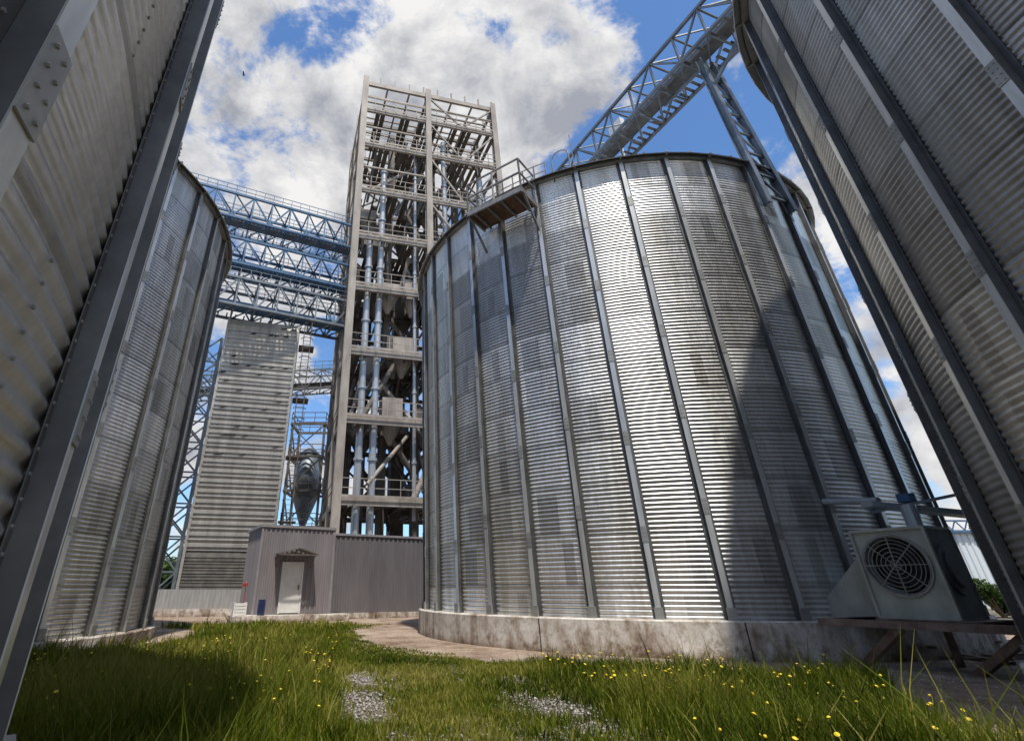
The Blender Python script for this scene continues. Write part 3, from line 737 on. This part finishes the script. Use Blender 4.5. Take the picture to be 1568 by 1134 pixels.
# ---------------------------------------------------------------- light & sky
SAZ=rad(172); SEL=rad(66)
sd_=Vector((math.sin(SAZ)*math.cos(SEL),math.cos(SAZ)*math.cos(SEL),math.sin(SEL)))
L=bpy.data.lights.new('sun','SUN'); L.energy=4.5; L.angle=rad(1.5); L.color=(1,.95,.86)
lo_=bpy.data.objects.new('sun',L); sc.collection.objects.link(lo_); lo_.rotation_euler=sd_.to_track_quat('Z','Y').to_euler()
w=bpy.data.worlds.new('World'); sc.world=w; w.use_nodes=True; t=w.node_tree; nd=t.nodes; lk=t.links
bg=nd['Background']; bg.inputs[1].default_value=.13
sky=nd.new('ShaderNodeTexSky'); sky.sky_type='NISHITA'; sky.sun_disc=False; sky.sun_elevation=SEL; sky.sun_rotation=SAZ; sky.altitude=200; sky.air_density=1.1; sky.dust_density=.8; sky.ozone_density=1.8
tc=nd.new('ShaderNodeTexCoord')
def math_(op,a,b=None,clamp=False):
    m=nd.new('ShaderNodeMath'); m.operation=op; m.use_clamp=clamp
    for i,v_ in enumerate((a,b)):
        if v_ is None: continue
        if isinstance(v_,(int,float)): m.inputs[i].default_value=v_
        else: lk.new(v_,m.inputs[i])
    return m.outputs[0]
def dotn(v_):
    m=nd.new('ShaderNodeVectorMath'); m.operation='DOT_PRODUCT'; lk.new(tc.outputs['Generated'],m.inputs[0]); m.inputs[1].default_value=Vector(v_).normalized(); return m.outputs['Value']
def blob(v_,inner,outer):
    m=nd.new('ShaderNodeMapRange'); m.interpolation_type='SMOOTHSTEP'; lk.new(dotn(v_),m.inputs[0])
    m.inputs[1].default_value=math.cos(rad(outer)); m.inputs[2].default_value=math.cos(rad(inner)); m.inputs[3].default_value=0; m.inputs[4].default_value=1
    return m.outputs[0]
def wn(scale,detail,rough,off,squash=1.3,dist=.25):
    mp=nd.new('ShaderNodeMapping'); mp.inputs['Location'].default_value=off; mp.inputs['Scale'].default_value=(1,1,squash); lk.new(tc.outputs['Generated'],mp.inputs[0])
    x=nd.new('ShaderNodeTexNoise'); x.inputs['Scale'].default_value=scale; x.inputs['Detail'].default_value=detail; x.inputs['Roughness'].default_value=rough; x.inputs['Distortion'].default_value=dist; lk.new(mp.outputs[0],x.inputs['Vector']); return x.outputs['Fac']
n1=wn(6.0,11,.62,(.3,.1,.7),1.3,.15); n2=wn(5.0,8,.62,(3.3,1.1,.2)); n0=wn(2.2,3,.5,(1.3,5.1,2.7))
cov=math_('ADD',math_('MULTIPLY',n1,.78),math_('MULTIPLY',n0,.27))
cov=math_('ADD',cov,math_('MULTIPLY',blob((-.27,.60,.72),12,32),.13))
cov=math_('ADD',cov,math_('MULTIPLY',blob((.09,.572,.80),5,15),.11))
cov=math_('ADD',cov,math_('MULTIPLY',blob((.68,.66,.36),5,20),.11))
cov=math_('ADD',cov,math_('MULTIPLY',blob((.3,-.9,.3),30,95),.06))  # unseen cloud cover added behind the camera to whiten reflections on the silos
cov=math_('ADD',cov,math_('MULTIPLY',blob((.31,.53,.79),0,6),.05))
cov=math_('SUBTRACT',cov,math_('MULTIPLY',blob((.42,.56,.70),4,15),.04))
cov=math_('SUBTRACT',cov,math_('MULTIPLY',blob((-.15,.50,.85),0,9),.17))
mr=nd.new('ShaderNodeMapRange'); mr.interpolation_type='SMOOTHSTEP'; lk.new(cov,mr.inputs[0]); mr.inputs[1].default_value=.52; mr.inputs[2].default_value=.625
cr=nd.new('ShaderNodeValToRGB'); lk.new(n2,cr.inputs[0]); cr.color_ramp.elements[0].position=.36; cr.color_ramp.elements[0].color=(.40,.42,.48,1); cr.color_ramp.elements[1].position=.60; cr.color_ramp.elements[1].color=(.97,.96,.95,1)
vm=nd.new('ShaderNodeVectorMath'); vm.operation='SCALE'; lk.new(cr.outputs[0],vm.inputs[0]); vm.inputs['Scale'].default_value=7.2
sb=nd.new('ShaderNodeVectorMath'); sb.operation='MULTIPLY'; lk.new(sky.outputs[0],sb.inputs[0]); sb.inputs[1].default_value=(.90,1.2,1.5)
mx=nd.new('ShaderNodeMix'); mx.data_type='RGBA'; lk.new(mr.outputs[0],mx.inputs[0]); lk.new(sb.outputs[0],mx.inputs[6]); lk.new(vm.outputs[0],mx.inputs[7])
lk.new(mx.outputs[2],bg.inputs[0])
# ---------------------------------------------------------------- camera
cd=bpy.data.cameras.new('camera'); co=bpy.data.objects.new('camera',cd); sc.collection.objects.link(co)
co.location=(0,0,1.25); co.rotation_euler=(rad(90)+.4872,0,0)
cd.sensor_width=36; cd.sensor_fit='HORIZONTAL'; cd.lens=565/1123*36; cd.shift_x=.0913; cd.shift_y=-.0525; cd.clip_start=.05; cd.clip_end=5000
sc.camera=co
sc.view_settings.view_transform='Standard'; sc.view_settings.look='None'; sc.view_settings.exposure=0
